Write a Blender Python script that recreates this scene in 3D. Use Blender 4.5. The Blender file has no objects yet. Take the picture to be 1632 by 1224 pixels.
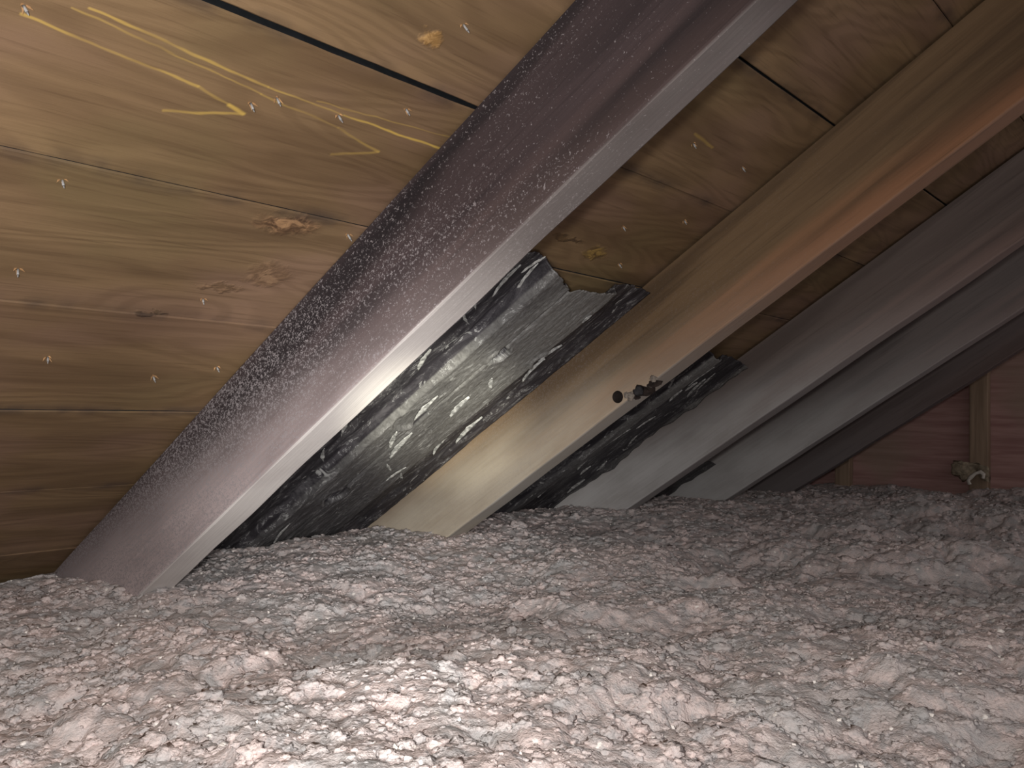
import bpy, bmesh, math, random
import numpy as np
from mathutils import Vector, Matrix, noise as mnoise

random.seed(7)
SC = bpy.context.scene
COL = SC.collection
PITCH = math.radians(33.79)          # roof slope
SP, CP = math.sin(PITCH), math.cos(PITCH)
DECK = 0.602                         # distance of the deck underside from the lens, square to the roof
RH, RW = 0.140, 0.051                # rafter depth and thickness
FLOOR = -0.272

# ------------------------------------------------------------------ camera, world, lamps, exposure
cam_d = bpy.data.cameras.new('camera')
cam_d.sensor_width = 36.0
cam_d.lens = 1500.0 * 36.0 / 1632.0
cam_d.clip_start = 0.01
cam = bpy.data.objects.new('camera', cam_d)
COL.objects.link(cam)
cR = Vector((0.61603103, -0.78759236, 0.01428447))
cU = Vector((-0.0314837, -0.00649809, 0.99948314))
cF = Vector((0.78709246, 0.61616236, 0.02879934))
cam.matrix_world = Matrix((( cR.x, cU.x, -cF.x, 0), (cR.y, cU.y, -cF.y, 0), (cR.z, cU.z, -cF.z, 0), (0, 0, 0, 1)))
SC.camera = cam

world = bpy.data.worlds.new('attic_gloom')
SC.world = world
world.use_nodes = True
bg = world.node_tree.nodes['Background']
bg.inputs['Color'].default_value = (0.72, 0.66, 0.66, 1)
bg.inputs['Strength'].default_value = 0.58

def spot(name, loc, target, watts, angle, blend, color, radius):
    l = bpy.data.lights.new(name, 'SPOT')
    l.energy = watts; l.spot_size = math.radians(angle); l.spot_blend = blend
    l.color = color; l.shadow_soft_size = radius
    o = bpy.data.objects.new(name, l)
    COL.objects.link(o)
    o.location = loc
    o.rotation_euler = (Vector(target) - Vector(loc)).to_track_quat('-Z', 'Y').to_euler()
    return o

# the phone's own flash beside the lens, and a torch held low and a little to the left, aimed at the baffle
spot('phone_flash', (-0.03, 0.03, 0.02), (0.60, 0.98, -0.12), 36.0, 146, 1.0, (1.0, 0.96, 0.92), 0.02)
spot('torch_halo', (0.04, 0.06, -0.13), (0.95, 0.94, -0.04), 46.0, 36, 1.0, (1.0, 0.98, 0.95), 0.03)
spot('torch_core', (0.04, 0.06, -0.13), (1.085, 0.995, -0.004), 165.0, 13.5, 1.0, (1.0, 0.97, 0.80), 0.012)

SC.view_settings.view_transform = 'Standard'
SC.view_settings.look = 'None'
SC.view_settings.gamma = 1.0
SC.view_settings.use_curve_mapping = False
SC.view_settings.exposure = 0.0

# ------------------------------------------------------------------ helpers
def roof(x, d, n=DECK):
    """point on the roof: x along the eave, d down the slope, n square to it"""
    return Vector((x, CP * d + SP * n, -SP * d + CP * n))

def tag(o, label=None, cat=None, group=None, kind=None):
    if label: o['label'] = label
    if cat: o['category'] = cat
    if group: o['group'] = group
    if kind: o['kind'] = kind
    return o

def link_mesh(name, me, mats, parent=None, smooth=True):
    o = bpy.data.objects.new(name, me)
    COL.objects.link(o)
    for m in (mats if isinstance(mats, (list, tuple)) else [mats]):
        me.materials.append(m)
    if parent is not None: o.parent = parent
    if smooth:
        me.polygons.foreach_set('use_smooth', [True] * len(me.polygons))
    me.update()
    return o

def mesh_from(name, verts, faces):
    me = bpy.data.meshes.new(name)
    me.from_pydata([tuple(v) for v in verts], [], faces)
    return me

def grid_mesh(name, P):
    """P: (rows, cols, 3) array of points"""
    r, c = P.shape[:2]
    me = bpy.data.meshes.new(name)
    me.vertices.add(r * c)
    me.vertices.foreach_set('co', P.reshape(-1).astype(np.float32))
    i = np.arange((r - 1) * (c - 1))
    a = (i // (c - 1)) * c + i % (c - 1)
    q = np.stack([a, a + 1, a + c + 1, a + c], 1)
    me.loops.add(q.size); me.polygons.add(len(q))
    me.loops.foreach_set('vertex_index', q.reshape(-1).astype(np.int32))
    me.polygons.foreach_set('loop_start', (np.arange(len(q)) * 4).astype(np.int32))
    me.polygons.foreach_set('loop_total', np.full(len(q), 4, np.int32))
    me.update(calc_edges=True)
    return me

_rng = np.random.default_rng(11)
_perm = np.concatenate([_rng.permutation(512)] * 2)
_ang = _rng.random(512) * 2 * math.pi
_gx, _gy = np.cos(_ang), np.sin(_ang)
def perlin(x, y):
    xi = np.floor(x).astype(int); yi = np.floor(y).astype(int)
    xf = x - xi; yf = y - yi
    u = xf ** 3 * (xf * (xf * 6 - 15) + 10); v = yf ** 3 * (yf * (yf * 6 - 15) + 10)
    def g(ix, iy, dx, dy):
        h = _perm[(_perm[ix & 511] + iy) & 511]
        return _gx[h] * dx + _gy[h] * dy
    a = g(xi, yi, xf, yf); b = g(xi + 1, yi, xf - 1, yf)
    c = g(xi, yi + 1, xf, yf - 1); d = g(xi + 1, yi + 1, xf - 1, yf - 1)
    return (a + (b - a) * u) * (1 - v) + (c + (d - c) * u) * v

def lumps(x, y, seed):
    """rounded cauliflower heads: 1 on a crown, 0 in the creases"""
    xi = np.floor(x).astype(int); yi = np.floor(y).astype(int)
    best = np.full(x.shape, 9.0)
    for dx in (-1, 0, 1):
        for dy in (-1, 0, 1):
            h = _perm[(_perm[(xi + dx + seed) & 511] + yi + dy) & 511]
            px = xi + dx + _rx[h]; py = yi + dy + _ry[h]
            best = np.minimum(best, ((x - px) ** 2 + (y - py) ** 2) / _rs[h])
    return np.sqrt(np.clip(1 - best, 0, 1))
_rx, _ry, _rs = _rng.random(512), _rng.random(512), 0.45 + 0.75 * _rng.random(512)

# ------------------------------------------------------------------ material kit
class NT:
    def __init__(self, name, rough=0.85, spec=0.25):
        self.m = bpy.data.materials.new(name); self.m.use_nodes = True
        self.t = self.m.node_tree; self.n = self.t.nodes; self.l = self.t.links
        self.b = self.n['Principled BSDF']
        self.b.inputs['Roughness'].default_value = rough
        self.b.inputs['Specular IOR Level'].default_value = spec
        self.co = self.n.new('ShaderNodeTexCoord').outputs['Object']
    def _in(self, s, v):
        if v is None: return
        if hasattr(v, 'is_output'): self.l.new(v, s)
        else: s.default_value = v
    def vmath(self, op, a, b=None, scale=None):
        n = self.n.new('ShaderNodeVectorMath'); n.operation = op
        self._in(n.inputs[0], a); self._in(n.inputs[1], b)
        if scale is not None: self._in(n.inputs['Scale'], scale)
        return n.outputs['Value'] if op in ('LENGTH', 'DOT_PRODUCT', 'DISTANCE') else n.outputs[0]
    def math(self, op, a, b=None, c=None, clamp=False):
        n = self.n.new('ShaderNodeMath'); n.operation = op; n.use_clamp = clamp
        for s, v in zip(n.inputs, (a, b, c)): self._in(s, v)
        return n.outputs[0]
    def noise(self, vec, scale=1.0, detail=3.0, rough=0.55, dist=0.0, color=False):
        n = self.n.new('ShaderNodeTexNoise')
        n.inputs['Scale'].default_value = scale; n.inputs['Detail'].default_value = detail
        n.inputs['Roughness'].default_value = rough; n.inputs['Distortion'].default_value = dist
        self._in(n.inputs['Vector'], vec)
        return n.outputs['Color' if color else 'Fac']
    def voronoi(self, vec, scale, out='Distance', rnd=1.0):
        n = self.n.new('ShaderNodeTexVoronoi'); n.inputs['Scale'].default_value = scale
        n.inputs['Randomness'].default_value = rnd
        self._in(n.inputs['Vector'], vec)
        return n.outputs[out]
    def stretch(self, s, off=(0, 0, 0), vec=None):
        n = self.n.new('ShaderNodeMapping'); n.inputs['Scale'].default_value = s; n.inputs['Location'].default_value = off
        self._in(n.inputs['Vector'], vec or self.co)
        return n.outputs[0]
    def sep(self, v):
        n = self.n.new('ShaderNodeSeparateXYZ'); self._in(n.inputs[0], v); return n.outputs
    def comb(self, x=0.0, y=0.0, z=0.0):
        n = self.n.new('ShaderNodeCombineXYZ')
        for s, v in zip(n.inputs, (x, y, z)): self._in(s, v)
        return n.outputs[0]
    def rng(self, v, a, b, lo=0.0, hi=1.0, smooth=True):
        n = self.n.new('ShaderNodeMapRange'); n.interpolation_type = 'SMOOTHSTEP' if smooth else 'LINEAR'
        for s, w in zip(n.inputs, (v, a, b, lo, hi)): self._in(s, w)
        return n.outputs[0]
    def mix(self, f, a, b, mode='MIX'):
        n = self.n.new('ShaderNodeMix'); n.data_type = 'RGBA'; n.blend_type = mode
        self._in(n.inputs['Factor'], f)
        for s, v in ((n.inputs[6], a), (n.inputs[7], b)):
            self._in(s, (*v, 1) if isinstance(v, tuple) and len(v) == 3 else v)
        return n.outputs[2]
    def seg(self, p, a, b, w, soft=2.2):
        """1 on the line a-b of half width w, fading to 0"""
        a = Vector((a[0], a[1], 0)); b = Vector((b[0], b[1], 0)); ba = b - a
        pa = self.vmath('SUBTRACT', p, tuple(a))
        h = self.math('MULTIPLY', self.vmath('DOT_PRODUCT', pa, tuple(ba)), 1.0 / ba.length_squared, clamp=True)
        q = self.vmath('SUBTRACT', pa, self.vmath('SCALE', tuple(ba), scale=h))
        return self.rng(self.vmath('LENGTH', q), w * 0.3, w * soft, 1.0, 0.0)
    def blob(self, p, c, rx, ry, warp=None):
        q = self.vmath('MULTIPLY', self.vmath('SUBTRACT', p, (c[0], c[1], 0)), (1.0 / rx, 1.0 / ry, 0))
        return self.rng(self.vmath('LENGTH', q), 0.5, 1.1, 1.0, 0.0)
    def bump(self, h, strength=0.4, dist=0.003):
        n = self.n.new('ShaderNodeBump'); n.inputs['Strength'].default_value = strength; n.inputs['Distance'].default_value = dist
        self._in(n.inputs['Height'], h)
        self.l.new(n.outputs[0], self.b.inputs['Normal'])
    def color(self, c):
        self._in(self.b.inputs['Base Color'], (*c, 1) if isinstance(c, tuple) and len(c) == 3 else c)
        return self.m

def plain(name, c, rough=0.8, var=0.25, scale=60, spec=0.25):
    k = NT(name, rough, spec)
    f = k.rng(k.noise(k.co, scale, 4), 0.3, 0.7)
    k.color(k.mix(f, tuple(v * (1 - var) for v in c), tuple(min(1, v * (1 + var)) for v in c)))
    return k.m

BOARD = 0.1903
BOARD0 = 0.346                       # one of the joints between boards (down the slope)

def deck_material():
    k = NT('pine_roof_boards', 0.62, 0.35)
    x, y, z = k.sep(k.co)
    flat = k.comb(x, y, 0.0)
    idx = k.math('FLOOR', k.math('DIVIDE', k.math('SUBTRACT', y, BOARD0), BOARD))
    shift = k.math('MULTIPLY', idx, 3.71)
    # cathedral grain: contour lines of a noise stretched along the board
    gv = k.comb(k.math('ADD', k.math('MULTIPLY', x, 1.5), shift), k.math('MULTIPLY', y, 8.0), shift)
    field = k.noise(gv, 1.0, 2.0, 0.45, 0.4)
    rings = k.math('SINE', k.math('MULTIPLY', field, 120.0))
    rings = k.rng(rings, -0.6, 1.0)
    fine = k.noise(k.comb(k.math('ADD', k.math('MULTIPLY', x, 9.0), shift), k.math('MULTIPLY', y, 260.0), 0.0), 1.0, 3.0, 0.6)
    wide = k.noise(k.comb(k.math('MULTIPLY', x, 3.0), k.math('MULTIPLY', y, 22.0), shift), 1.0, 3.0, 0.55, 0.6)
    c = k.mix(k.rng(wide, 0.3, 0.72), (0.160, 0.102, 0.054), (0.255, 0.168, 0.090))
    # pinkish and olive weathering
    tint = k.noise(k.stretch((4.0, 6.0, 1.0), (0.6, 0.2, 0)), 1.0, 2.0, 0.5)
    c = k.mix(k.rng(tint, 0.48, 0.66, 0, 0.55), c, (0.245, 0.150, 0.110))
    c = k.mix(k.rng(tint, 0.46, 0.30, 0, 0.4), c, (0.190, 0.145, 0.066))
    c = k.mix(k.math('MULTIPLY', rings, 0.20), c, (0.075, 0.042, 0.020))
    c = k.mix(k.rng(fine, 0.52, 0.75, 0, 0.45), c, (0.085, 0.050, 0.026))
    # per-board tone
    wn = k.n.new('ShaderNodeTexWhiteNoise'); wn.noise_dimensions = '1D'; k.l.new(idx, wn.inputs['W'])
    c = k.mix(k.rng(wn.outputs[0], 0, 1, 0.0, 0.25), c, (0.13, 0.075, 0.035))
    # yellow pitch streaks in the second board
    wob = k.vmath('SCALE', k.vmath('SUBTRACT', k.noise(k.stretch((22, 60, 1)), 1.0, 2.0, color=True), (0.5, 0.5, 0.5)), scale=0.006)
    wp = k.vmath('MULTIPLY', k.vmath('ADD', flat, wob), (1, 1, 0))
    col = (0.60, 0.41, 0.10)
    fade = k.rng(k.noise(k.stretch((14, 30, 1), (5, 1, 0)), 1.0, 2.0), 0.30, 0.60, 0.45, 1.0)
    for a, b, w, s in (
        ((0.300, 0.412), (0.451, 0.425), 0.0018, 0.55), ((0.451, 0.425), (0.490, 0.433), 0.0016, 0.30),
        ((0.486, 0.433), (0.503, 0.438), 0.0030, 0.85), ((0.437, 0.458), (0.503, 0.4385), 0.0022, 0.55),
        ((0.340, 0.388), (0.508, 0.403), 0.0016, 0.55), ((0.508, 0.403), (0.597, 0.4055), 0.0014, 0.50),
        ((0.597, 0.4055), (0.735, 0.407), 0.0017, 0.95),
        ((0.330, 0.393), (0.506, 0.412), 0.0014, 0.32), ((0.506, 0.412), (0.601, 0.422), 0.0016, 0.36),
        ((0.601, 0.422), (0.665, 0.435), 0.0020, 0.45), ((0.617, 0.454), (0.665, 0.4355), 0.0022, 0.38),
        ((0.560, 0.400), (0.730, 0.389), 0.0012, 0.32), ((1.080, 0.262), (1.140, 0.268), 0.0025, 0.40)):
        c = k.mix(k.math('MULTIPLY', k.seg(wp, a, b, w * 0.42, 3.0), k.math('MULTIPLY', fade, s)), c, col)
    # knots and torn-out grain
    wob2 = k.vmath('SCALE', k.vmath('SUBTRACT', k.noise(k.stretch((60, 60, 1)), 1.0, 3.0, color=True), (0.5, 0.5, 0.5)), scale=0.030)
    kp = k.vmath('MULTIPLY', k.vmath('ADD', flat, wob2), (1, 1, 0))
    chip = k.noise(k.stretch((45, 70, 1)), 1.0, 4.0, 0.65, 1.0)
    hgt = k.math('ADD', k.math('MULTIPLY', fine, 0.5), k.math('MULTIPLY', rings, 0.25))
    for cx, cy, rx, ry, dark, lite, s in (
        (0.631, 0.556, 0.046, 0.017, (0.10, 0.055, 0.03), (0.42, 0.25, 0.13), 0.9),
        (0.619, 0.297, 0.017, 0.010, (0.32, 0.18, 0.06), (0.55, 0.33, 0.13), 0.85),
        (0.660, 0.636, 0.035, 0.022, (0.13, 0.075, 0.04), (0.29, 0.18, 0.10), 0.6),
        (0.615, 0.668, 0.030, 0.008, (0.10, 0.06, 0.03), (0.26, 0.16, 0.09), 0.6),
        (1.145, 0.492, 0.030, 0.016, (0.10, 0.06, 0.02), (0.40, 0.26, 0.07), 0.75),
        (1.060, 0.478, 0.045, 0.006, (0.04, 0.025, 0.015), (0.12, 0.07, 0.03), 0.7),
        (0.560, 0.722, 0.020, 0.005, (0.06, 0.035, 0.02), (0.14, 0.09, 0.05), 0.8)):
        mk = k.blob(kp, (cx, cy), rx, ry)
        c = k.mix(k.math('MULTIPLY', mk, s), c, k.mix(k.rng(chip, 0.4, 0.62), dark, lite))
        hgt = k.math('ADD', hgt, k.math('MULTIPLY', mk, k.math('MULTIPLY', chip, 4.0)))
    # patchy darkening along the joints between the boards
    e = k.math('FRACT', k.math('DIVIDE', k.math('SUBTRACT', y, BOARD0), BOARD))
    e = k.math('MINIMUM', e, k.math('SUBTRACT', 1.0, e))
    gr = k.math('MULTIPLY', k.rng(e, 0.0, 0.10, 0.6, 0.0), k.rng(k.noise(k.stretch((14, 14, 1)), 1.0, 3.0), 0.4, 0.7))
    c = k.mix(gr, c, (0.035, 0.028, 0.030))
    k.bump(hgt, 0.35, 0.002)
    return k.color(c)

def rafter_material(name, dark, lite, stripe, stripe_amt, dust, dust_glow_d, dust_glow_amt, speck_amt, under, under_amt):
    """local axes: y down the slope, z from the deck (0) to the underside (-RH).
    insulation dust with torch glow painted in: paler towards the floor and lower arris"""
    k = NT(name, 0.80, 0.25)
    x, y, z = k.sep(k.co)
    fine = k.noise(k.stretch((170, 5, 170)), 1.0, 3.0, 0.6)
    wide = k.noise(k.stretch((20, 1.6, 22)), 1.0, 3.0, 0.5, 0.5)
    v = k.math('DIVIDE', z, -RH)                       # 0 at the deck, 1 at the lower arris
    c = k.mix(k.rng(wide, 0.32, 0.68), dark, lite)
    if stripe_amt > 0:
        sm = k.math('MULTIPLY', k.rng(k.math('ADD', v, k.math('MULTIPLY', k.math('SUBTRACT', wide, 0.5), 0.5)), 0.62, 0.88), k.rng(y, 1.05, 0.30))
        c = k.mix(k.math('MULTIPLY', sm, stripe_amt), c, stripe)
    c = k.mix(k.rng(fine, 0.50, 0.78, 0, 0.40), c, tuple(0.5 * q for q in dark))
    blot = k.noise(k.stretch((9, 5, 12), (2.1, 0.3, 0)), 1.0, 4.0, 0.6)
    amt = k.math('MULTIPLY', k.rng(k.math('ADD', v, k.math('MULTIPLY', k.math('SUBTRACT', y, dust_glow_d), 0.9)), 0.20, 1.02),
                 k.rng(y, dust_glow_d - 0.75, dust_glow_d + 0.45))
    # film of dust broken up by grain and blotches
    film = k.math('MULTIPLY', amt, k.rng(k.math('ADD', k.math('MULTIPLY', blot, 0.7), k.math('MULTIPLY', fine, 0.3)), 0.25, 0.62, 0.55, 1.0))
    c = k.mix(k.math('MULTIPLY', film, dust_glow_amt, clamp=True), c, dust)
    # individual flecks stuck on the face
    if speck_amt > 0:
        s1 = k.noise(k.stretch((620, 520, 620)), 1.0, 2.0, 0.6)
        s2 = k.noise(k.stretch((260, 200, 260), (4, 1, 2)), 1.0, 3.0, 0.65)
        th = k.rng(k.math('ADD', k.math('MULTIPLY', y, 0.5), k.math('MULTIPLY', blot, 0.5)), 0.10, 0.8, 0.64, 0.475)
        s = k.math('MULTIPLY', k.rng(k.math('ADD', k.math('MULTIPLY', s1, 0.55), k.math('MULTIPLY', s2, 0.45)), th, k.math('ADD', th, 0.09)), speck_amt)
        c = k.mix(s, c, (0.27, 0.245, 0.255))
    under_glow = k.math('MULTIPLY', k.math('MULTIPLY', k.rng(v, 0.985, 0.998), k.rng(y, 0.30, 0.72, 0.22, 1.0)), k.rng(blot, 0.2, 0.6, under_amt * 0.75, under_amt))  # pale lower stretch of the underside: dust plus painted torch glow
    c = k.mix(under_glow, c, under)
    k.bump(k.math('ADD', fine, k.math('MULTIPLY', blot, 0.6)), 0.35, 0.0015)
    return k.color(c)

def baffle_material():
    k = NT('black_baffle_film', 0.50, 0.40)
    x, y, z = k.sep(k.co)
    a = k.noise(k.stretch((70, 10, 1)), 1.0, 5.0, 0.7, 1.2)
    b = k.noise(k.stretch((30, 13, 1), (3, 5, 0)), 1.0, 5.0, 0.72, 2.0)
    g = k.noise(k.stretch((190, 120, 1)), 1.0, 4.0, 0.7)
    c = k.mix(k.rng(a, 0.42, 0.66), (0.020, 0.018, 0.022), (0.062, 0.058, 0.064))
    dust = k.noise(k.stretch((9, 4, 1), (1, 2, 0)), 1.0, 4.0, 0.65)
    ridge = k.rng(z, -0.0255, -0.0285)                 # raised channels are greyer than the valleys
    up = k.rng(y, 1.15, 0.80, 0.25, 1.0)               # stronger near the upper end
    c = k.mix(k.math('MULTIPLY', k.math('MULTIPLY', ridge, up), k.rng(dust, 0.30, 0.62, 0.45, 0.95)), c, k.mix(k.rng(g, 0.3, 0.7), (0.115, 0.112, 0.108), (0.205, 0.202, 0.195)))
    c = k.mix(k.math('MULTIPLY', k.rng(dust, 0.52, 0.72, 0, 0.5), k.rng(g, 0.4, 0.6)), c, (0.14, 0.138, 0.142))
    scr = k.rng(k.math('ABSOLUTE', k.math('SUBTRACT', b, 0.5)), 0.0, 0.016, 1.0, 0.0)
    scr = k.math('MULTIPLY', scr, k.rng(a, 0.47, 0.62, 0.0, 0.85))
    c = k.mix(scr, c, (0.40, 0.40, 0.40))
    b2 = k.noise(k.stretch((75, 24, 1), (13, 2, 0)), 1.0, 3.0, 0.6, 1.5)
    c = k.mix(k.rng(b2, 0.64, 0.70, 0.0, 0.7), c, (0.36, 0.36, 0.355))
    k.bump(k.math('ADD', k.math('MULTIPLY', a, 0.8), b), 0.6, 0.004)
    return k.color(c)

def insulation_material():
    k = NT('grey_cellulose', 0.95, 0.1)
    big = k.noise(k.co, 9.0, 3.0, 0.6, 0.8)
    mid = k.noise(k.co, 42.0, 4.0, 0.65, 0.6)
    tiny = k.noise(k.co, 330.0, 3.0, 0.65)
    c = k.mix(k.rng(mid, 0.34, 0.62), (0.43, 0.405, 0.405), (0.67, 0.565, 0.54))
    c = k.mix(k.rng(big, 0.44, 0.62, 0, 0.5), c, (0.42, 0.43, 0.43))
    c = k.mix(k.rng(tiny, 0.50, 0.72, 0, 0.65), c, (0.38, 0.345, 0.34))
    cell = k.voronoi(k.co, 150.0, 'Color')
    dist = k.voronoi(k.co, 150.0, 'Distance')
    r = k.sep(cell)
    sp = k.math('MULTIPLY', k.rng(r[0], 0.955, 0.97), k.rng(dist, 0.25, 0.45, 1.0, 0.0))
    c = k.mix(sp, c, (0.85, 0.80, 0.76))
    k.bump(k.math('ADD', k.math('MULTIPLY', tiny, 1.0), k.math('MULTIPLY', mid, 0.6)), 0.6, 0.004)
    return k.color(c)

M_deck = deck_material()
M_felt_shade = plain('felt_and_joint_shade', (0.012, 0.014, 0.017), 0.9)  # felt, also put on the board edges as painted joint shade
M_baffle = baffle_material()
M_flake = plain('dusty_torn_film', (0.30, 0.30, 0.295), 0.8, 0.55, 120)
M_ins = insulation_material()
M_bit = plain('paper_fleck', (0.80, 0.76, 0.72), 0.9, 0.1)
M_nail = plain('dull_steel', (0.30, 0.30, 0.30), 0.6, 0.25, 300, 0.4)
M_splint = plain('raw_splinter', (0.46, 0.27, 0.13), 0.85, 0.3, 200)
M_hole = plain('near_black_bore', (0.035, 0.025, 0.022), 0.9)  # near-black colour for the cut faces of hole and notch
M_scrap = plain('tan_fibreboard', (0.30, 0.25, 0.18), 0.9, 0.3, 70)
M_torn = plain('pale_torn_paper', (0.62, 0.58, 0.52), 0.9, 0.15, 90)
M_fibre = plain('chewed_wood_fibre', (0.21, 0.18, 0.155), 0.95, 0.3, 200)
M_lump = plain('near_black_lump', (0.03, 0.028, 0.03), 0.9, 0.3, 120)

def wall_material():
    k = NT('red_brown_gable_boards', 0.9, 0.15)
    x, y, z = k.sep(k.co)
    g = k.noise(k.stretch((1, 4, 60)), 1.0, 3.0, 0.6)
    b = k.noise(k.co, 3.0, 3.0)
    c = k.mix(k.rng(g, 0.3, 0.7), (0.34, 0.19, 0.175), (0.48, 0.30, 0.27))
    c = k.mix(k.rng(b, 0.45, 0.7, 0, 0.6), c, (0.33, 0.27, 0.20))
    k.bump(g, 0.3, 0.002)
    return k.color(c)
M_wall = wall_material()

# ------------------------------------------------------------------ roof deck (ceiling)
def on_roof(o, x, d, n):
    o.location = roof(x, d, n); o.rotation_euler = (-PITCH, 0, 0)
    return o

def build_deck():
    bm = bmesh.new()
    x0, x1 = -1.5, 3.72
    i0 = int(math.floor((-1.3 - BOARD0) / BOARD)); i1 = int(math.floor((1.86 - BOARD0) / BOARD))
    xs = np.concatenate([np.linspace(x0, 0.2, 18), np.linspace(0.215, 1.6, 120), np.linspace(1.62, x1, 60)])
    for i in range(i0, i1 + 1):
        a = BOARD0 + i * BOARD; b = a + BOARD
        gap_a = {0: 0.0030, -1: 0.0012}.get(i, 0.0002); gap_b = {-1: 0.0030, -2: 0.0012}.get(i, 0.0002)
        drop = 0.0025 * mnoise.noise(Vector((i * 7.3, 1.7, 0)))
        rows = []
        for x in xs:
            wa = 0.0015 * mnoise.noise(Vector((x * 6, i * 3.1, 0))) + 0.0008 * mnoise.noise(Vector((x * 40, i * 3.1, 0)))
            wb = 0.0015 * mnoise.noise(Vector((x * 6, i * 3.1 + 3.1, 9))) + 0.0008 * mnoise.noise(Vector((x * 40, i * 3.1 + 3.1, 9)))
            cup = 0.0018 * mnoise.noise(Vector((x * 1.2, i * 5.0, 4)))
            # the wide joint closes up to the right, the upper one to the left
            ka = {0: 1 - 0.85 * min(1, max(0, (x - 0.7) / 0.1)), -1: 0.2 + 0.8 * min(1, max(0, (x - 0.9) / 0.1))}.get(i, 1)
            kb = {-1: 1 - 0.85 * min(1, max(0, (x - 0.7) / 0.1)), -2: 0.2 + 0.8 * min(1, max(0, (x - 0.9) / 0.1))}.get(i, 1)
            y0 = a + gap_a * ka + abs(wa) * 0.5; y1 = b - gap_b * kb - abs(wb) * 0.5
            z = 0.003 + drop * 0.5 + cup * 0.5
            prof = [(y0, 0.021), (y0, z + 0.0015), (y0 + 0.0015, z)]
            prof += [(y0 + (y1 - y0) * t, z + 0.0012 * math.sin(math.pi * t)) for t in (0.2, 0.4, 0.6, 0.8)]
            prof += [(y1 - 0.0015, z), (y1, z + 0.0015), (y1, 0.021)]
            rows.append([bm.verts.new((x, yy, zz)) for yy, zz in prof])
        for r, s in zip(rows, rows[1:]):
            for j in range(len(r)):
                k2 = (j + 1) % len(r)
                bm.faces.new((r[j], s[j], s[k2], r[k2])).material_index = 1 if j in (0, len(r) - 2) else 0   # near-black edges paint in the shade of the joints
        bm.faces.new(rows[0]); bm.faces.new(list(reversed(rows[-1])))
    # roofing felt on top of the boards
    f0, f1 = BOARD0 + i0 * BOARD, BOARD0 + (i1 + 1) * BOARD
    vs = [bm.verts.new(p) for p in ((x0, f0, 0.022), (x1, f0, 0.022), (x1, f1, 0.022), (x0, f1, 0.022),
                                    (x0, f0, 0.027), (x1, f0, 0.027), (x1, f1, 0.027), (x0, f1, 0.027))]
    for q in ((0, 3, 2, 1), (4, 5, 6, 7), (0, 1, 5, 4), (1, 2, 6, 5), (2, 3, 7, 6), (3, 0, 4, 7)):
        bm.faces.new([vs[t] for t in q]).material_index = 1
    bmesh.ops.recalc_face_normals(bm, faces=bm.faces)
    me = bpy.data.meshes.new('ceiling'); bm.to_mesh(me); bm.free()
    o = link_mesh('ceiling', me, [M_deck, M_felt_shade], smooth=False)
    on_roof(o, 0, 0, DECK)
    tag(o, 'sloping brown pine board roof deck over the attic', 'ceiling', kind='structure')
build_deck()

# gable wall closing the far right end
def build_wall():
    bm = bmesh.new()
    X0, X1 = 3.722, 3.80
    def roofz(y): return (DECK - SP * y) / CP - 0.002
    z = -0.55
    while z < 1.0:
        zt = z + 0.142
        def yl(zz): return min(1.9, (DECK - 0.002 * CP - CP * zz) / SP)
        a, b = yl(z), yl(zt)
        if a > -0.9:
            b = max(b, -0.9)
            vs = [bm.verts.new(p) for p in ((X0, -0.9, z), (X0, a, z), (X0, b, zt), (X0, -0.9, zt),
                                            (X1, -0.9, z), (X1, a, z), (X1, b, zt), (X1, -0.9, zt))]
            for q in ((0, 1, 2, 3), (7, 6, 5, 4), (0, 4, 5, 1), (1, 5, 6, 2), (2, 6, 7, 3), (3, 7, 4, 0)):
                try: bm.faces.new([vs[t] for t in q])
                except ValueError: pass
        z = zt
    bmesh.ops.recalc_face_normals(bm, faces=bm.faces)
    me = bpy.data.meshes.new('wall_right'); bm.to_mesh(me); bm.free()
    o = link_mesh('wall_right', me, M_wall, smooth=False)
    tag(o, 'dim red-brown board gable wall at the far end', 'wall', kind='structure')
build_wall()

# ------------------------------------------------------------------ rafters
def rafter_mesh(name, length, seed, step=0.02, round_=0.0035):
    W, H = RW, RH
    prof = []
    def arc(cx, cz, a0):
        for t in (0, 0.5, 1):
            a = a0 + t * math.pi / 2
            prof.append((cx + round_ * math.cos(a), cz + round_ * math.sin(a)))
    def line(a, b, n):
        for t in range(1, n): prof.append((a[0] + (b[0] - a[0]) * t / n, a[1] + (b[1] - a[1]) * t / n))
    r = round_
    arc(r, -H + r, math.pi)                 # lower left arris
    line((r, -H), (W - r, -H), 4)
    arc(W - r, -H + r, 1.5 * math.pi)
    line((W, -H + r), (W, -0.001), 8)
    prof.append((W, -0.001)); prof.append((0, -0.001))
    line((0, -0.001), (0, -H + r), 8)
    n = len(prof); m = int(length / step) + 1
    vs, fs = [], []
    for i in range(m):
        y = length * i / (m - 1)
        bow = 0.0025 * mnoise.noise(Vector((y * 0.9, seed, 0)))
        for px, pz in prof:
            j = 0.0011 * mnoise.noise(Vector((px * 40 + seed, y * 5, pz * 40)))
            kz = 0.0022 * mnoise.noise(Vector((y * 7, seed + 5, px * 8))) * (1 if pz < -0.1 else 0)
            vs.append((px + bow + j, y, pz + kz if pz < -0.002 else pz))
    for i in range(m - 1):
        for j in range(n):
            k = (j + 1) % n
            fs.append((i * n + j, i * n + k, (i + 1) * n + k, (i + 1) * n + j))
    fs.append(tuple(range(n - 1, -1, -1))); fs.append(tuple((m - 1) * n + j for j in range(n)))
    me = mesh_from(name, vs, fs)
    bm = bmesh.new(); bm.from_mesh(me); bmesh.ops.recalc_face_normals(bm, faces=bm.faces); bm.to_mesh(me); bm.free()
    return me

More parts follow.
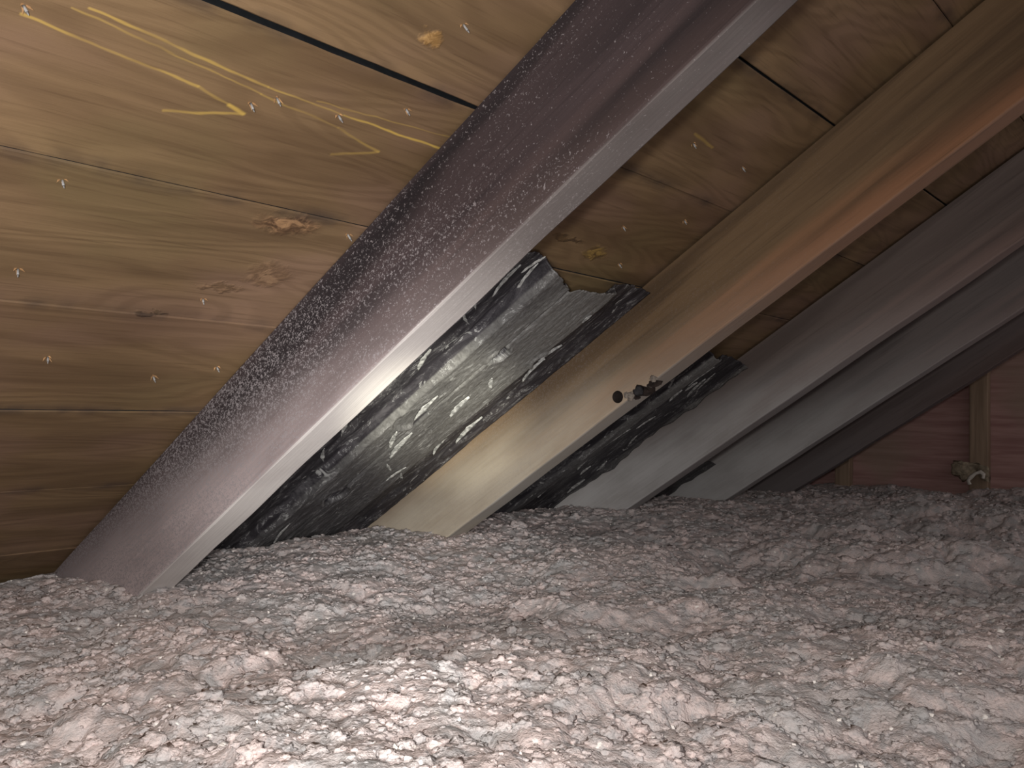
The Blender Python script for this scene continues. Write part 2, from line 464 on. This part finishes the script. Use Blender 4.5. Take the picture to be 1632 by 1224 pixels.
D0, D1 = -1.20, 1.80
RX = [0.7266, 1.330, 1.9625, 2.5585, 3.105]
LABELS = ['thick dark purplish rafter nearest the camera, speckled with pale dust',
          'brown rafter with an orange streak, bored hole and chewed notch',
          'grey-brown dusty rafter third from the left, next past the one with the notch',
          'dim grey rafter fourth from the left, just beyond the smallest black baffle end',
          'shadowed dark rafter farthest away, nearest the gable wall']
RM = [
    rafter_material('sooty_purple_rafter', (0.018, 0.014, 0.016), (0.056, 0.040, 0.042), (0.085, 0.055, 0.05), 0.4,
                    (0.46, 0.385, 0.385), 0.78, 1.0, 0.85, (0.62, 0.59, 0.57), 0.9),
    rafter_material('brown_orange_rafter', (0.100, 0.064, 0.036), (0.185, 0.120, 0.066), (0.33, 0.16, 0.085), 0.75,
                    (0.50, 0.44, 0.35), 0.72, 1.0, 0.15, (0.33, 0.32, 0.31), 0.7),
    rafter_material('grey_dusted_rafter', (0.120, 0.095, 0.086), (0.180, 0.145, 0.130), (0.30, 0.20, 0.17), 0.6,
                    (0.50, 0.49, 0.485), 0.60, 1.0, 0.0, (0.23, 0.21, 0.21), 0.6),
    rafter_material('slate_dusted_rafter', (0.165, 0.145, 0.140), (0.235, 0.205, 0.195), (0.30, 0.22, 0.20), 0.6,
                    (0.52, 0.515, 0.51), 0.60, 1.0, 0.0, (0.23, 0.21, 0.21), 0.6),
    rafter_material('shade_grey_rafter', (0.13, 0.105, 0.10), (0.18, 0.15, 0.145), (0.2, 0.13, 0.11), 0.3,  # farthest rafter: shade is worked into these darker colours
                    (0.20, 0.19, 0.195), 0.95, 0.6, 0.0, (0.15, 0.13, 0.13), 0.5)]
rafters = []
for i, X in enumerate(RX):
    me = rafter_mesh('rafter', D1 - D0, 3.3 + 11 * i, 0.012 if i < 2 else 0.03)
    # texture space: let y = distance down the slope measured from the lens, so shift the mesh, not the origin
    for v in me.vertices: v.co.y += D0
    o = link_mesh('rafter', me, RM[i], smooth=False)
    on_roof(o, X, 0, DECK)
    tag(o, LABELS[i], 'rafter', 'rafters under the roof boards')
    rafters.append(o)

# the bored hole and the chewed notch in the second rafter, cut for real
def cut(obj, bm_cut):
    me = bpy.data.meshes.new('cutter'); bm_cut.to_mesh(me); bm_cut.free()
    me.materials.append(M_hole)
    c = bpy.data.objects.new('cutter', me); COL.objects.link(c)
    c.matrix_world = obj.matrix_world.copy()
    md = obj.modifiers.new('cut', 'BOOLEAN'); md.operation = 'DIFFERENCE'; md.object = c; md.solver = 'EXACT'
    md.material_mode = 'TRANSFER'
    bpy.context.view_layer.update()
    dg = bpy.context.evaluated_depsgraph_get()
    new = bpy.data.meshes.new_from_object(obj.evaluated_get(dg))
    obj.modifiers.clear()
    obj.data = new
    bpy.data.objects.remove(c); bpy.data.meshes.remove(me)

bpy.context.view_layer.update()
b = bmesh.new()
g = bmesh.ops.create_cone(b, cap_ends=True, segments=28, radius1=0.0105, radius2=0.0098, depth=0.05,
                          matrix=Matrix.Translation((0.010, 0.667, -0.1245)) @ Matrix.Rotation(math.pi / 2, 4, 'Y'))
cut(rafters[1], b)
for (y, z, r) in ((0.628, -0.1445, 0.015), (0.604, -0.1465, 0.012), (0.648, -0.149, 0.011)):
    t = bmesh.new()
    bmesh.ops.create_icosphere(t, subdivisions=3, radius=r)
    for v in t.verts:
        v.co = v.co * (1 + 0.35 * mnoise.noise(v.co * 160))
        v.co.x *= 2.6
    bmesh.ops.translate(t, verts=t.verts, vec=(0.012, y, z))
    cut(rafters[1], t)
# dark lump left standing in the notch
t = bmesh.new(); bmesh.ops.create_icosphere(t, subdivisions=3, radius=0.0085)
for v in t.verts: v.co = v.co * (1 + 0.5 * mnoise.noise(v.co * 220))
me = bpy.data.meshes.new('dark_lump'); t.to_mesh(me); t.free()
o = link_mesh('dark_lump', me, M_lump, rafters[1]); o.location = (0.010, 0.634, -0.134)
o['label'] = 'dark lump in the notch'
for (y, z, s) in ((0.646, -0.137, 0.007), (0.596, -0.137, 0.006), (0.652, -0.131, 0.005)):
    t = bmesh.new(); bmesh.ops.create_icosphere(t, subdivisions=3, radius=s)
    for v in t.verts:
        v.co = v.co * (1 + 0.6 * mnoise.noise(v.co * 240 + Vector((s * 900, 0, 0))))
        v.co.x *= 0.35
    me = bpy.data.meshes.new('splintered_fibre'); t.to_mesh(me); t.free()
    o = link_mesh('splintered_fibre', me, M_fibre, rafters[1]); o.location = (0.001, y, z)
    o['label'] = 'pale chewed wood fibre'

# ------------------------------------------------------------------ vent baffles
def smooth(t): t = np.clip(t, 0, 1); return t * t * (3 - 2 * t)

def baffle(name, label, xs_prof, zs_prof, dtop, dbot, nx, ny, dimples, seed, flange=0.0):
    """corrugated sheet: profile across the bay, drawn out down the slope; z measured from the deck"""
    xa, xb = xs_prof[0], xs_prof[-1]
    u = np.linspace(xa, xb, nx); w = np.linspace(0, 1, ny)
    U, Wv = np.meshgrid(u, w)
    tops = np.array([dtop(x) for x in u]) + 0.006 * perlin(u * 60 + seed, u * 0 + 0.5) + 0.003 * perlin(u * 190 + seed, u * 0 + 0.5)
    D = tops[None, :] + Wv * (dbot - tops[None, :])
    wav = 0.0018 * perlin(D * 4 + seed, U * 0 + 0.3) + 0.0015 * perlin(D * 23 + seed, U * 3)
    Z = np.interp((U + wav).ravel(), xs_prof, zs_prof).reshape(U.shape)
    Z += 0.0020 * perlin(U * 14 + seed, D * 5) + 0.0014 * perlin(U * 55 + seed, D * 14) + 0.0010 * perlin(U * 130, D * 50 + seed)
    if flange:
        t = smooth((U - (xb - 0.03)) / 0.028)
        Z -= t * (flange + 0.012 * perlin(D * 7 + seed, U * 0 + 2.2) + 0.006 * perlin(D * 30 + seed, U * 0 + 4.2))
    for (cx, cd, r, dep) in dimples:
        R = np.sqrt((U - cx) ** 2 + (D - cd) ** 2)
        Z += dep * smooth((r - R) / 0.0025 + 0.5) - 0.4 * dep * np.exp(-((R - r - 0.003) / 0.003) ** 2)
    Z = np.minimum(Z, -0.0035)
    P = np.stack([U, D, Z], -1)
    me = grid_mesh(name, P)
    o = link_mesh(name, me, M_baffle)
    md = o.modifiers.new('thickness', 'SOLIDIFY'); md.thickness = 0.0016; md.offset = 0
    on_roof(o, 0, 0, DECK)
    tag(o, label, 'vent baffle', 'black vent baffles between the rafters')
    return o

A1 = RX[0] + RW + 0.004; B1 = RX[1] - 0.004
def top1(x):
    return float(np.interp(x, [A1, 0.95, 1.00, 1.05, 1.106, 1.20, 1.263, B1], [0.535, 0.515, 0.500, 0.515, 0.540, 0.532, 0.524, 0.520]))
baf1 = baffle('vent_baffle', 'large torn black baffle lit by the torch, between the dark and brown rafters',
              [A1, 0.90, 0.985, 1.026, 1.040, 1.094, 1.099, 1.106, 1.112, 1.222, 1.232, 1.29, B1],
              [-0.012, -0.010, -0.011, -0.014, -0.036, -0.036, -0.022, -0.020, -0.031, -0.030, -0.012, -0.010, -0.020],
              top1, 1.62, 330, 420,
              [(1.112, 0.700, 0.019, 0.010), (1.232, 0.704, 0.018, 0.010), (1.070, 0.872, 0.030, 0.005), (1.10, 1.12, 0.026, 0.006)], 1.3)

A2 = RX[1] + RW + 0.004; B2 = RX[2] - 0.003
baf2 = baffle('vent_baffle', 'black baffle with ragged edge beside the brown rafter with the notch',
              [A2, 1.50, 1.54, 1.60, 1.63, 1.74, 1.765, 1.79, 1.82, 1.90, 1.925, B2],
              [-0.012, -0.012, -0.034, -0.034, -0.012, -0.012, -0.034, -0.034, -0.016, -0.014, -0.020, -0.026],
              lambda x: float(np.interp(x, [A2, 1.74, 1.85, B2], [0.63, 0.645, 0.655, 0.668])), 1.62, 120, 260,
              [(1.70, 0.9, 0.02, 0.008)], 5.9, 0.006)
A3 = RX[2] + RW + 0.004; B3 = RX[3] - 0.003
baf3 = baffle('vent_baffle', 'small black baffle end low between the two grey rafters',
              [A3, 2.14, 2.18, 2.28, 2.32, 2.42, 2.46, B3],
              [-0.012, -0.012, -0.032, -0.032, -0.012, -0.012, -0.028, -0.026],
              lambda x: float(np.interp(x, [A3, 2.4, B3], [1.10, 1.12, 1.105])), 1.62, 90, 120, [], 9.4, 0.010)

# torn, dusty flakes lifting off the baffle film
def flake(parent, x, d, z, length, width, ang, curl, seed, k=14):
    P = np.zeros((k, 5, 3))
    for i in range(k):
        t = i / (k - 1)
        wv = 0.72 * width * (0.06 + 0.94 * math.sin(math.pi * min(1, t * 0.96 + 0.03)) ** (0.7 + seed % 1.3)) * (1 + 0.7 * mnoise.noise(Vector((t * 17, seed, 5)))) * (1 + 0.5 * mnoise.noise(Vector((t * 5, seed, 0))))
        s = (t - 0.5) * length
        bend = 0.25 * length * curl * (t - 0.5) ** 2 * 4 * 0.4
        for j in range(5):
            q = (j / 4 - 0.5) * wv * (1 + 0.3 * mnoise.noise(Vector((t * 7 + j, seed, 2))))
            lx, ly = q + bend, s
            zz = -0.002 - 0.35 * abs(curl) * width * (j / 4) ** 2 - 0.0015 * abs(mnoise.noise(Vector((t * 4, seed, 7))))
            ca, sa = math.cos(ang), math.sin(ang)
            P[i, j] = (x + lx * ca - ly * sa, d + lx * sa + ly * ca, z + zz)
    me = grid_mesh('torn_flake', P)
    o = link_mesh('torn_flake', me, M_flake, parent)
    md = o.modifiers.new('thickness', 'SOLIDIFY'); md.thickness = 0.0007; md.offset = 0
    return o

rr = random.Random(21)
# (x, d, z, length, width, angle, curl)
FL = [(0.995, 0.745, -0.014, 0.055, 0.010, -0.35, 0.5), (1.065, 0.835, -0.0375, 0.070, 0.012, -0.12, 0.5), (1.165, 0.770, -0.0315, 0.040, 0.011, -0.75, 0.4),
      (1.150, 0.838, -0.0315, 0.060, 0.016, -0.15, 0.6), (1.105, 0.825, -0.026, 0.075, 0.007, -0.10, 0.3), (1.262, 0.750, -0.014, 0.070, 0.010, -0.2, 0.8),
      (1.255, 0.700, -0.014, 0.050, 0.007, 0.2, 1.0), (1.245, 0.830, -0.014, 0.055, 0.010, -0.25, 0.5), (1.275, 0.935, -0.016, 0.090, 0.013, -0.15, 0.7),
      (1.250, 0.985, -0.014, 0.080, 0.010, -0.3, 0.8), (1.120, 0.960, -0.030, 0.085, 0.016, -0.2, 0.4), (1.075, 0.930, -0.0375, 0.060, 0.010, -0.5, 0.5),
      (1.155, 1.030, -0.032, 0.045, 0.007, -0.9, 0.2), (1.190, 1.055, -0.0315, 0.050, 0.008, 0.25, 0.4), (1.215, 1.065, -0.0315, 0.035, 0.007, -0.8, 0.3),
      (0.985, 0.640, -0.013, 0.060, 0.008, -0.9, 0.7), (0.975, 0.605, -0.013, 0.055, 0.007, -0.7, 0.5), (0.990, 0.560, -0.013, 0.070, 0.008, -0.15, 0.6),
      (1.020, 0.545, -0.014, 0.060, 0.006, -0.25, 0.6), (1.010, 0.520, -0.013, 0.040, 0.006, 0.3, 0.5), (0.965, 0.870, -0.0125, 0.070, 0.009, -0.6, 0.4),
      (0.985, 0.930, -0.0125, 0.060, 0.008, -0.4, 0.5), (1.000, 1.010, -0.0135, 0.050, 0.008, -0.6, 0.5), (1.215, 0.590, -0.031, 0.020, 0.010, 0.1, 0.3),
      (1.120, 1.330, -0.030, 0.090, 0.008, -0.5, 0.4), (1.060, 1.240, -0.037, 0.080, 0.007, -0.2, 0.4), (1.235, 1.270, -0.013, 0.080, 0.008, -0.3, 0.4),
      (0.930, 1.180, -0.0115, 0.060, 0.008, -0.4, 0.4)]
for i, (x, d, z, L, w, a, c) in enumerate(FL):
    flake(baf1, x, d, z, L, w, a, c, i * 3.7)
for i in range(14):
    flake(baf2, rr.uniform(1.80, 1.935), rr.uniform(0.70, 1.25), -0.022, rr.uniform(0.03, 0.08), rr.uniform(0.006, 0.012), rr.uniform(-0.5, 0.2), rr.uniform(0.3, 0.9), 90 + i * 2.9)

# ------------------------------------------------------------------ nails poking through the deck
def nail(x, d, label, length, lean):
    e = bpy.data.objects.new('roofing_nail', None); COL.objects.link(e)
    e.empty_display_size = 0.005
    on_roof(e, x, d, DECK + 0.003)
    tag(e, label, 'nail', 'nail tips poking through the roof boards')
    bm = bmesh.new()
    bmesh.ops.create_cone(bm, cap_ends=True, segments=10, radius1=0.0011, radius2=0.0010, depth=length, matrix=Matrix.Translation((0, 0, -length / 2 + 0.002)))
    bmesh.ops.create_cone(bm, cap_ends=True, segments=10, radius1=0.0002, radius2=0.0010, depth=0.003, matrix=Matrix.Translation((0, 0, -length)))
    bmesh.ops.rotate(bm, verts=bm.verts, cent=(0, 0, 0), matrix=Matrix.Rotation(lean, 3, 'Y'))
    me = bpy.data.meshes.new('nail_shank'); bm.to_mesh(me); bm.free()
    link_mesh('nail_shank', me, M_nail, e)
    bm = bmesh.new()
    for q in range(3):
        a = 2.2 * q + x * 40
        p = [Vector((0.0018 * math.cos(a + s), 0.0018 * math.sin(a + s), 0.0015)) for s in (-0.7, 0.7)]
        tip = Vector((0.0060 * math.cos(a), 0.0042 * math.sin(a), -0.0035)); mid = Vector((0.004 * math.cos(a), 0.003 * math.sin(a), 0.0012))
        vs = [bm.verts.new(v) for v in (p[0], p[1], tip, mid)]
        for f in ((0, 1, 2), (1, 3, 2), (3, 0, 2), (0, 3, 1)): bm.faces.new([vs[t] for t in f])
    me = bpy.data.meshes.new('wood_splinter'); bm.to_mesh(me); bm.free()
    link_mesh('wood_splinter', me, M_splint, e, smooth=False)

NAILS = [
    (0.393, 0.559, 'nail tip in the left boards, level with the rough knot, by the left picture edge'),
    (0.403, 0.680, 'nail tip at the left picture edge, one board below the knot'),
    (0.487, 0.815, 'nail tip low on the left boards near the picture edge, lowest there'),
    (0.503, 0.425, 'nail tip right at the point of the bright yellow arrow streak'),
    (0.522, 0.411, 'nail tip just right of the bright yellow arrow streak point'),
    (0.592, 0.408, 'nail tip on the long yellow streak, midway to the dark rafter'),
    (0.725, 0.553, 'nail tip touching the dark rafter edge, right of the rough knot'),
    (0.607, 0.692, 'nail tip below the rough knot, in the middle of the left boards'),
    (0.624, 0.841, 'nail tip near the dark rafter, low on the left boards'),
    (0.640, 0.272, 'nail tip beside the chipped orange patch at the top of the deck'),
    (0.655, 0.376, 'nail tip just under the wide dark joint near the dark rafter'),
    (0.300, 0.405, 'nail tip in the top left picture corner'),
    (0.699, 0.817, 'nail tip against the dark rafter, near the low board joint'),
    (1.097, 0.275, 'nail tip between the dark and brown rafters, highest, beside the dark one'),
    (1.245, 0.274, 'nail tip between the dark and brown rafters, highest, nearer the brown one'),
    (1.255, 0.389, 'nail tip between the dark and brown rafters, halfway down, nearer the brown one'),
    (1.139, 0.432, 'nail tip between the dark and brown rafters, halfway down, at the middle'),
    (1.222, 0.500, 'nail tip just above the baffle top edge, beside the brown rafter')]
for i, (x, d, lab) in enumerate(NAILS):
    if 0.715 < x < 0.735: x = 0.714
    nail(x, d, lab, 0.005 + 0.003 * rr.random(), rr.uniform(-0.25, 0.25))

# ------------------------------------------------------------------ posts and scrap by the gable wall
def post(name, label, y0, y1, x0, x1, zb, seed):
    vs, fs = [], []
    m = 18
    ring = [(x0, y0), (x1, y0), (x1, y1), (x0, y1)]
    for i in range(m):
        t = i / (m - 1)
        for (x, y) in ring:
            zt = (DECK - SP * y) / CP - 0.003
            j = 0.0025 * mnoise.noise(Vector((t * 3 + seed, y * 9, x * 9)))
            vs.append((x + j, y + j, zb + (zt - zb) * t))
    for i in range(m - 1):
        for j in range(4):
            k = (j + 1) % 4
            fs.append((i * 4 + j, i * 4 + k, (i + 1) * 4 + k, (i + 1) * 4 + j))
    fs.append((3, 2, 1, 0)); fs.append(tuple((m - 1) * 4 + j for j in range(4)))
    me = mesh_from(name, vs, fs)
    o = link_mesh(name, me, M_post, smooth=False)
    md = o.modifiers.new('arris', 'BEVEL'); md.width = 0.004; md.segments = 2
    return tag(o, label, 'post')
def post_material():
    k = NT('weathered_stud', 0.85, 0.2)
    g = k.noise(k.stretch((60, 60, 4)), 1.0, 3.0, 0.6)
    k.color(k.mix(k.rng(g, 0.3, 0.7), (0.25, 0.18, 0.125), (0.37, 0.27, 0.19)))
    k.bump(g, 0.3, 0.002)
    return k.m
M_post = post_material()
post('wall_stud', 'tall tan upright stud at the far right, above the ragged scrap', 0.728, 0.790, 3.672, 3.718, -0.36, 1.0)
post('wall_stud', 'short upright stud stub peeping below the farthest rafter', 1.215, 1.272, 3.672, 3.718, -0.36, 4.0)

def scrap():
    bm = bmesh.new()
    ny, nz = 24, 18
    outline = lambda t: 0
    P = np.zeros((nz, ny, 3))
    for i in range(nz):
        for j in range(ny):
            u, v = j / (ny - 1), i / (nz - 1)
            y = 0.838 - 0.118 * u
            bottom = -0.225 + 0.040 * math.exp(-((u - 0.62) / 0.16) ** 2) + 0.018 * (u < 0.25)
            top = -0.158 - 0.018 * u ** 2
            z = top + (bottom - top) * v
            x = 3.640 - 0.010 * mnoise.noise(Vector((u * 4, v * 4, 1.3))) - 0.014 * v * math.sin(u * 7)
            P[i, j] = (x + 0.012, y + 0.004 * mnoise.noise(Vector((v * 5, u * 5, 9))), z + 0.004 * mnoise.noise(Vector((u * 8, v * 3, 4))))
    me = grid_mesh('scrap_sheet', P)
    me.transform(Matrix.Translation((-3.65, -0.78, 0.19)))
    o = link_mesh('fibreboard_scrap', me, M_scrap)
    o.location = (3.65, 0.78, -0.19)
    md = o.modifiers.new('thickness', 'SOLIDIFY'); md.thickness = 0.022; md.offset = 0
    tag(o, 'ragged pale tan scrap at the foot of the tall stud', 'scrap')
    # curled pale torn edge along its lower right
    pts = [(0.757, -0.236), (0.762, -0.222), (0.752, -0.208), (0.738, -0.196), (0.722, -0.190), (0.712, -0.198), (0.714, -0.212)]
    cu = bpy.data.curves.new('torn_edge', 'CURVE'); cu.dimensions = '3D'; cu.bevel_depth = 0.0075; cu.bevel_resolution = 3
    s = cu.splines.new('POLY'); s.points.add(len(pts) - 1)
    for q, (y, z) in zip(s.points, pts):
        q.co = (3.622 - 3.65, y + 0.02 - 0.78, z + 0.19, 1); q.radius = 0.7 + 0.6 * random.random()
    c = bpy.data.objects.new('torn_edge', cu); COL.objects.link(c)
    cu.materials.append(M_torn)
    bpy.context.view_layer.update()
    tm = bpy.data.meshes.new_from_object(c.evaluated_get(bpy.context.evaluated_depsgraph_get()))
    bpy.data.objects.remove(c); c = bpy.data.objects.new('torn_edge', tm); COL.objects.link(c)
    c.parent = o
    c['label'] = 'white curled torn edge'
scrap()

# ------------------------------------------------------------------ blown insulation over the attic floor
def insulation():
    def ramp(a, b, s0, s1):
        out = [a]
        while out[-1] < b:
            t = (out[-1] - a) / (b - a); out.append(out[-1] + s0 + (s1 - s0) * t)
        return out
    xs = np.array(ramp(-1.4, 0.18, 0.03, 0.006) + ramp(0.185, 1.5, 0.0029, 0.0029) + ramp(1.505, 3.70, 0.0036, 0.0080))
    ys = np.array(ramp(-0.9, -0.02, 0.02, 0.006) + ramp(-0.015, 1.52, 0.0030, 0.0034))
    xs = xs[xs < 3.715]
    X, Y = np.meshgrid(xs, ys)
    wx = X + 0.012 * perlin(X * 13 + 3, Y * 13) + 0.006 * perlin(X * 45, Y * 45 + 7)
    wy = Y + 0.012 * perlin(X * 13 + 31, Y * 13 + 5) + 0.006 * perlin(X * 45 + 9, Y * 45)
    eave = np.interp(X, [0.3, 0.6, 0.73, 0.9, 1.1, 1.33, 1.96, 2.6, 3.7], [-0.288, -0.284, -0.278, -0.268, -0.254, -0.246, -0.254, -0.268, -0.285])
    t = smooth((Y - 0.75) / 0.55)
    Z = (FLOOR - 0.004) * (1 - t) + eave * t
    Z += (1 - 0.75 * t) * (0.026 * perlin(wx * 2.3 + 1.7, wy * 2.3 + 0.4) + 0.022 * perlin(wx * 5.1 + 8, wy * 5.1))
    led = perlin(wx * 2.9 + 40, wy * 2.9 + 3) + 0.35 * perlin(wx * 9 + 4, wy * 9 + 13)
    Z += (1 - 0.8 * t) * 0.020 * (smooth(led * 5 + 0.5) - 0.5) + 0.014 * (smooth((led - 0.28) * 6 + 0.5)) * (1 - 0.8 * t)
    patch = smooth(perlin(X * 6 + 20, Y * 6) * 1.2 + 0.5)
    Z += 0.018 * (lumps(wx * 9, wy * 9, 3) - 0.6) + 0.017 * (lumps(wx * 24, wy * 24, 17) - 0.6) * (0.6 + 0.4 * patch)
    Z += 0.0095 * (lumps(wx * 58, wy * 58, 40) - 0.6) * (0.6 + 0.4 * patch) + 0.0036 * (lumps(X * 125, Y * 125, 77) - 0.6) + 0.0014 * perlin(X * 240, Y * 240)
    # clumps overhang: push crests sideways
    cr = 0.007 * perlin(wx * 30 + 4, wy * 30) + 0.005 * perlin(wx * 70 + 4, wy * 70)
    cr2 = 0.007 * perlin(wx * 30 + 44, wy * 30) + 0.005 * perlin(wx * 70 + 14, wy * 70)
    PX = np.clip(X + cr, -1.45, 3.718); PY = Y + cr2
    # stay under the deck
    lim = (DECK - 0.006 - CP * Z) / SP
    PY = np.minimum(PY, lim)
    # tufts sitting proud of the surface
    r, c = X.shape
    rng = np.random.default_rng(9)
    def kit(sub, count):
        tb = bmesh.new(); bmesh.ops.create_icosphere(tb, subdivisions=sub, radius=1.0)
        tb.verts.ensure_lookup_table()
        tv = np.array([v.co[:] for v in tb.verts]); tf = np.array([[q.index for q in f.verts] for f in tb.faces]); tb.free()
        out = []
        for q in range(count):
            sh = np.array([1 + 0.55 * mnoise.noise(Vector(p) * 1.3 + Vector((q * 9.1, 0, 0))) + 0.55 * mnoise.noise(Vector(p) * 2.7 + Vector((0, q * 7.7, 0)))
                           + 0.35 * mnoise.noise(Vector(p) * 6.0 + Vector((0, q * 7.7, 5))) for p in tv])
            out.append(tv * np.clip(sh, 0.3, 2)[:, None])
        return out, tf
    dens = smooth(perlin(X * 7 + 3, Y * 7 + 50) * 1.6 + 0.5)
    TV, TF = [], []
    nv = 0
    for (shapes, tf), n, s0, s1 in ((kit(3, 16), 6000, 0.0035, 0.0085), (kit(2, 16), 26000, 0.0012, 0.0034)):
        got = 0
        while got < n:
            x = rng.uniform(0.15, 1.5) if rng.random() < 0.72 else rng.uniform(1.5, 3.6); y = rng.uniform(-0.15, 1.42)
            if y < (0.12 * x - 0.16): continue
            i = min(int(np.searchsorted(ys, y)), r - 1); j = min(int(np.searchsorted(xs, x)), c - 1)
            if rng.random() > dens[i, j] + 0.35: continue
            s = (s0 + (s1 - s0) * rng.random() ** 2) * (1.0 if X[i, j] < 1.5 else 1.6)
            R, _ = np.linalg.qr(rng.normal(size=(3, 3)))
            v = (shapes[got % 16] @ R.T) * np.array([1.25, 1.25, 0.7]) * s + np.array([PX[i, j], PY[i, j], Z[i, j] - s * rng.uniform(0.0, 0.5)])
            TV.append(v); TF.append(tf + nv); nv += len(v); got += 1
    TV = np.concatenate(TV); TF = np.concatenate(TF)
    TV[:, 1] = np.minimum(TV[:, 1], (DECK - 0.006 - CP * TV[:, 2]) / SP)
    base = np.stack([PX, PY, Z], -1).reshape(-1, 3)
    g0 = np.arange((r - 1) * (c - 1)); a0 = (g0 // (c - 1)) * c + g0 % (c - 1)
    quads = np.stack([a0, a0 + 1, a0 + c + 1, a0 + c], 1)
    me = bpy.data.meshes.new('blown_insulation')
    co = np.concatenate([base, TV]).astype(np.float32)
    me.vertices.add(len(co)); me.vertices.foreach_set('co', co.reshape(-1))
    me.loops.add(quads.size + TF.size); me.polygons.add(len(quads) + len(TF))
    me.loops.foreach_set('vertex_index', np.concatenate([quads.reshape(-1), (TF + len(base)).reshape(-1)]).astype(np.int32))
    me.polygons.foreach_set('loop_start', np.concatenate([np.arange(len(quads)) * 4, quads.size + np.arange(len(TF)) * 3]).astype(np.int32))
    me.polygons.foreach_set('loop_total', np.concatenate([np.full(len(quads), 4), np.full(len(TF), 3)]).astype(np.int32))
    me.update(calc_edges=True)
    o = link_mesh('blown_insulation', me, [M_ins])
    tag(o, 'lumpy grey-pink loose blown insulation covering the attic floor', 'insulation', kind='stuff')
    # paper flecks lying in it
    rng = np.random.default_rng(5)
    vs, fs = [], []
    r, c = X.shape
    for _ in range(1500):
        i = int(rng.integers(60, r - 4)); j = int(rng.integers(60, c - 4))
        p = np.array([PX[i, j], PY[i, j], Z[i, j] + 0.0012]); s = rng.uniform(0.0009, 0.0024)
        if rng.random() < 0.04: s *= 1.6
        R = rng.normal(size=(3, 3)); R, _q = np.linalg.qr(R)
        b = len(vs)
        for q in ((-1, -.7, 0), (1, -.5, .2), (.8, .8, 0), (-.7, .6, .25), (0, 0, .8)):
            vs.append(tuple(p + R @ (np.array(q) * s)))
        fs += [(b, b + 1, b + 4), (b + 1, b + 2, b + 4), (b + 2, b + 3, b + 4), (b + 3, b, b + 4), (b + 3, b + 2, b + 1, b)]
    f = link_mesh('paper_fleck', mesh_from('paper_fleck', vs, fs), M_bit, o, smooth=False)
    f['kind'] = 'stuff'; f['label'] = 'white paper flecks in the fluff'
insulation()

# plasterboard below the fluff
bm = bmesh.new(); bmesh.ops.create_cube(bm, size=1)
bmesh.ops.scale(bm, verts=bm.verts, vec=(5.1, 3.3, 0.02)); bmesh.ops.translate(bm, verts=bm.verts, vec=(1.15, 0.75, -0.46))
me = bpy.data.meshes.new('floor'); bm.to_mesh(me); bm.free()
tag(link_mesh('floor', me, plain('attic_floor_board', (0.3, 0.28, 0.25)), smooth=False), 'board floor under the insulation', 'floor', kind='structure')
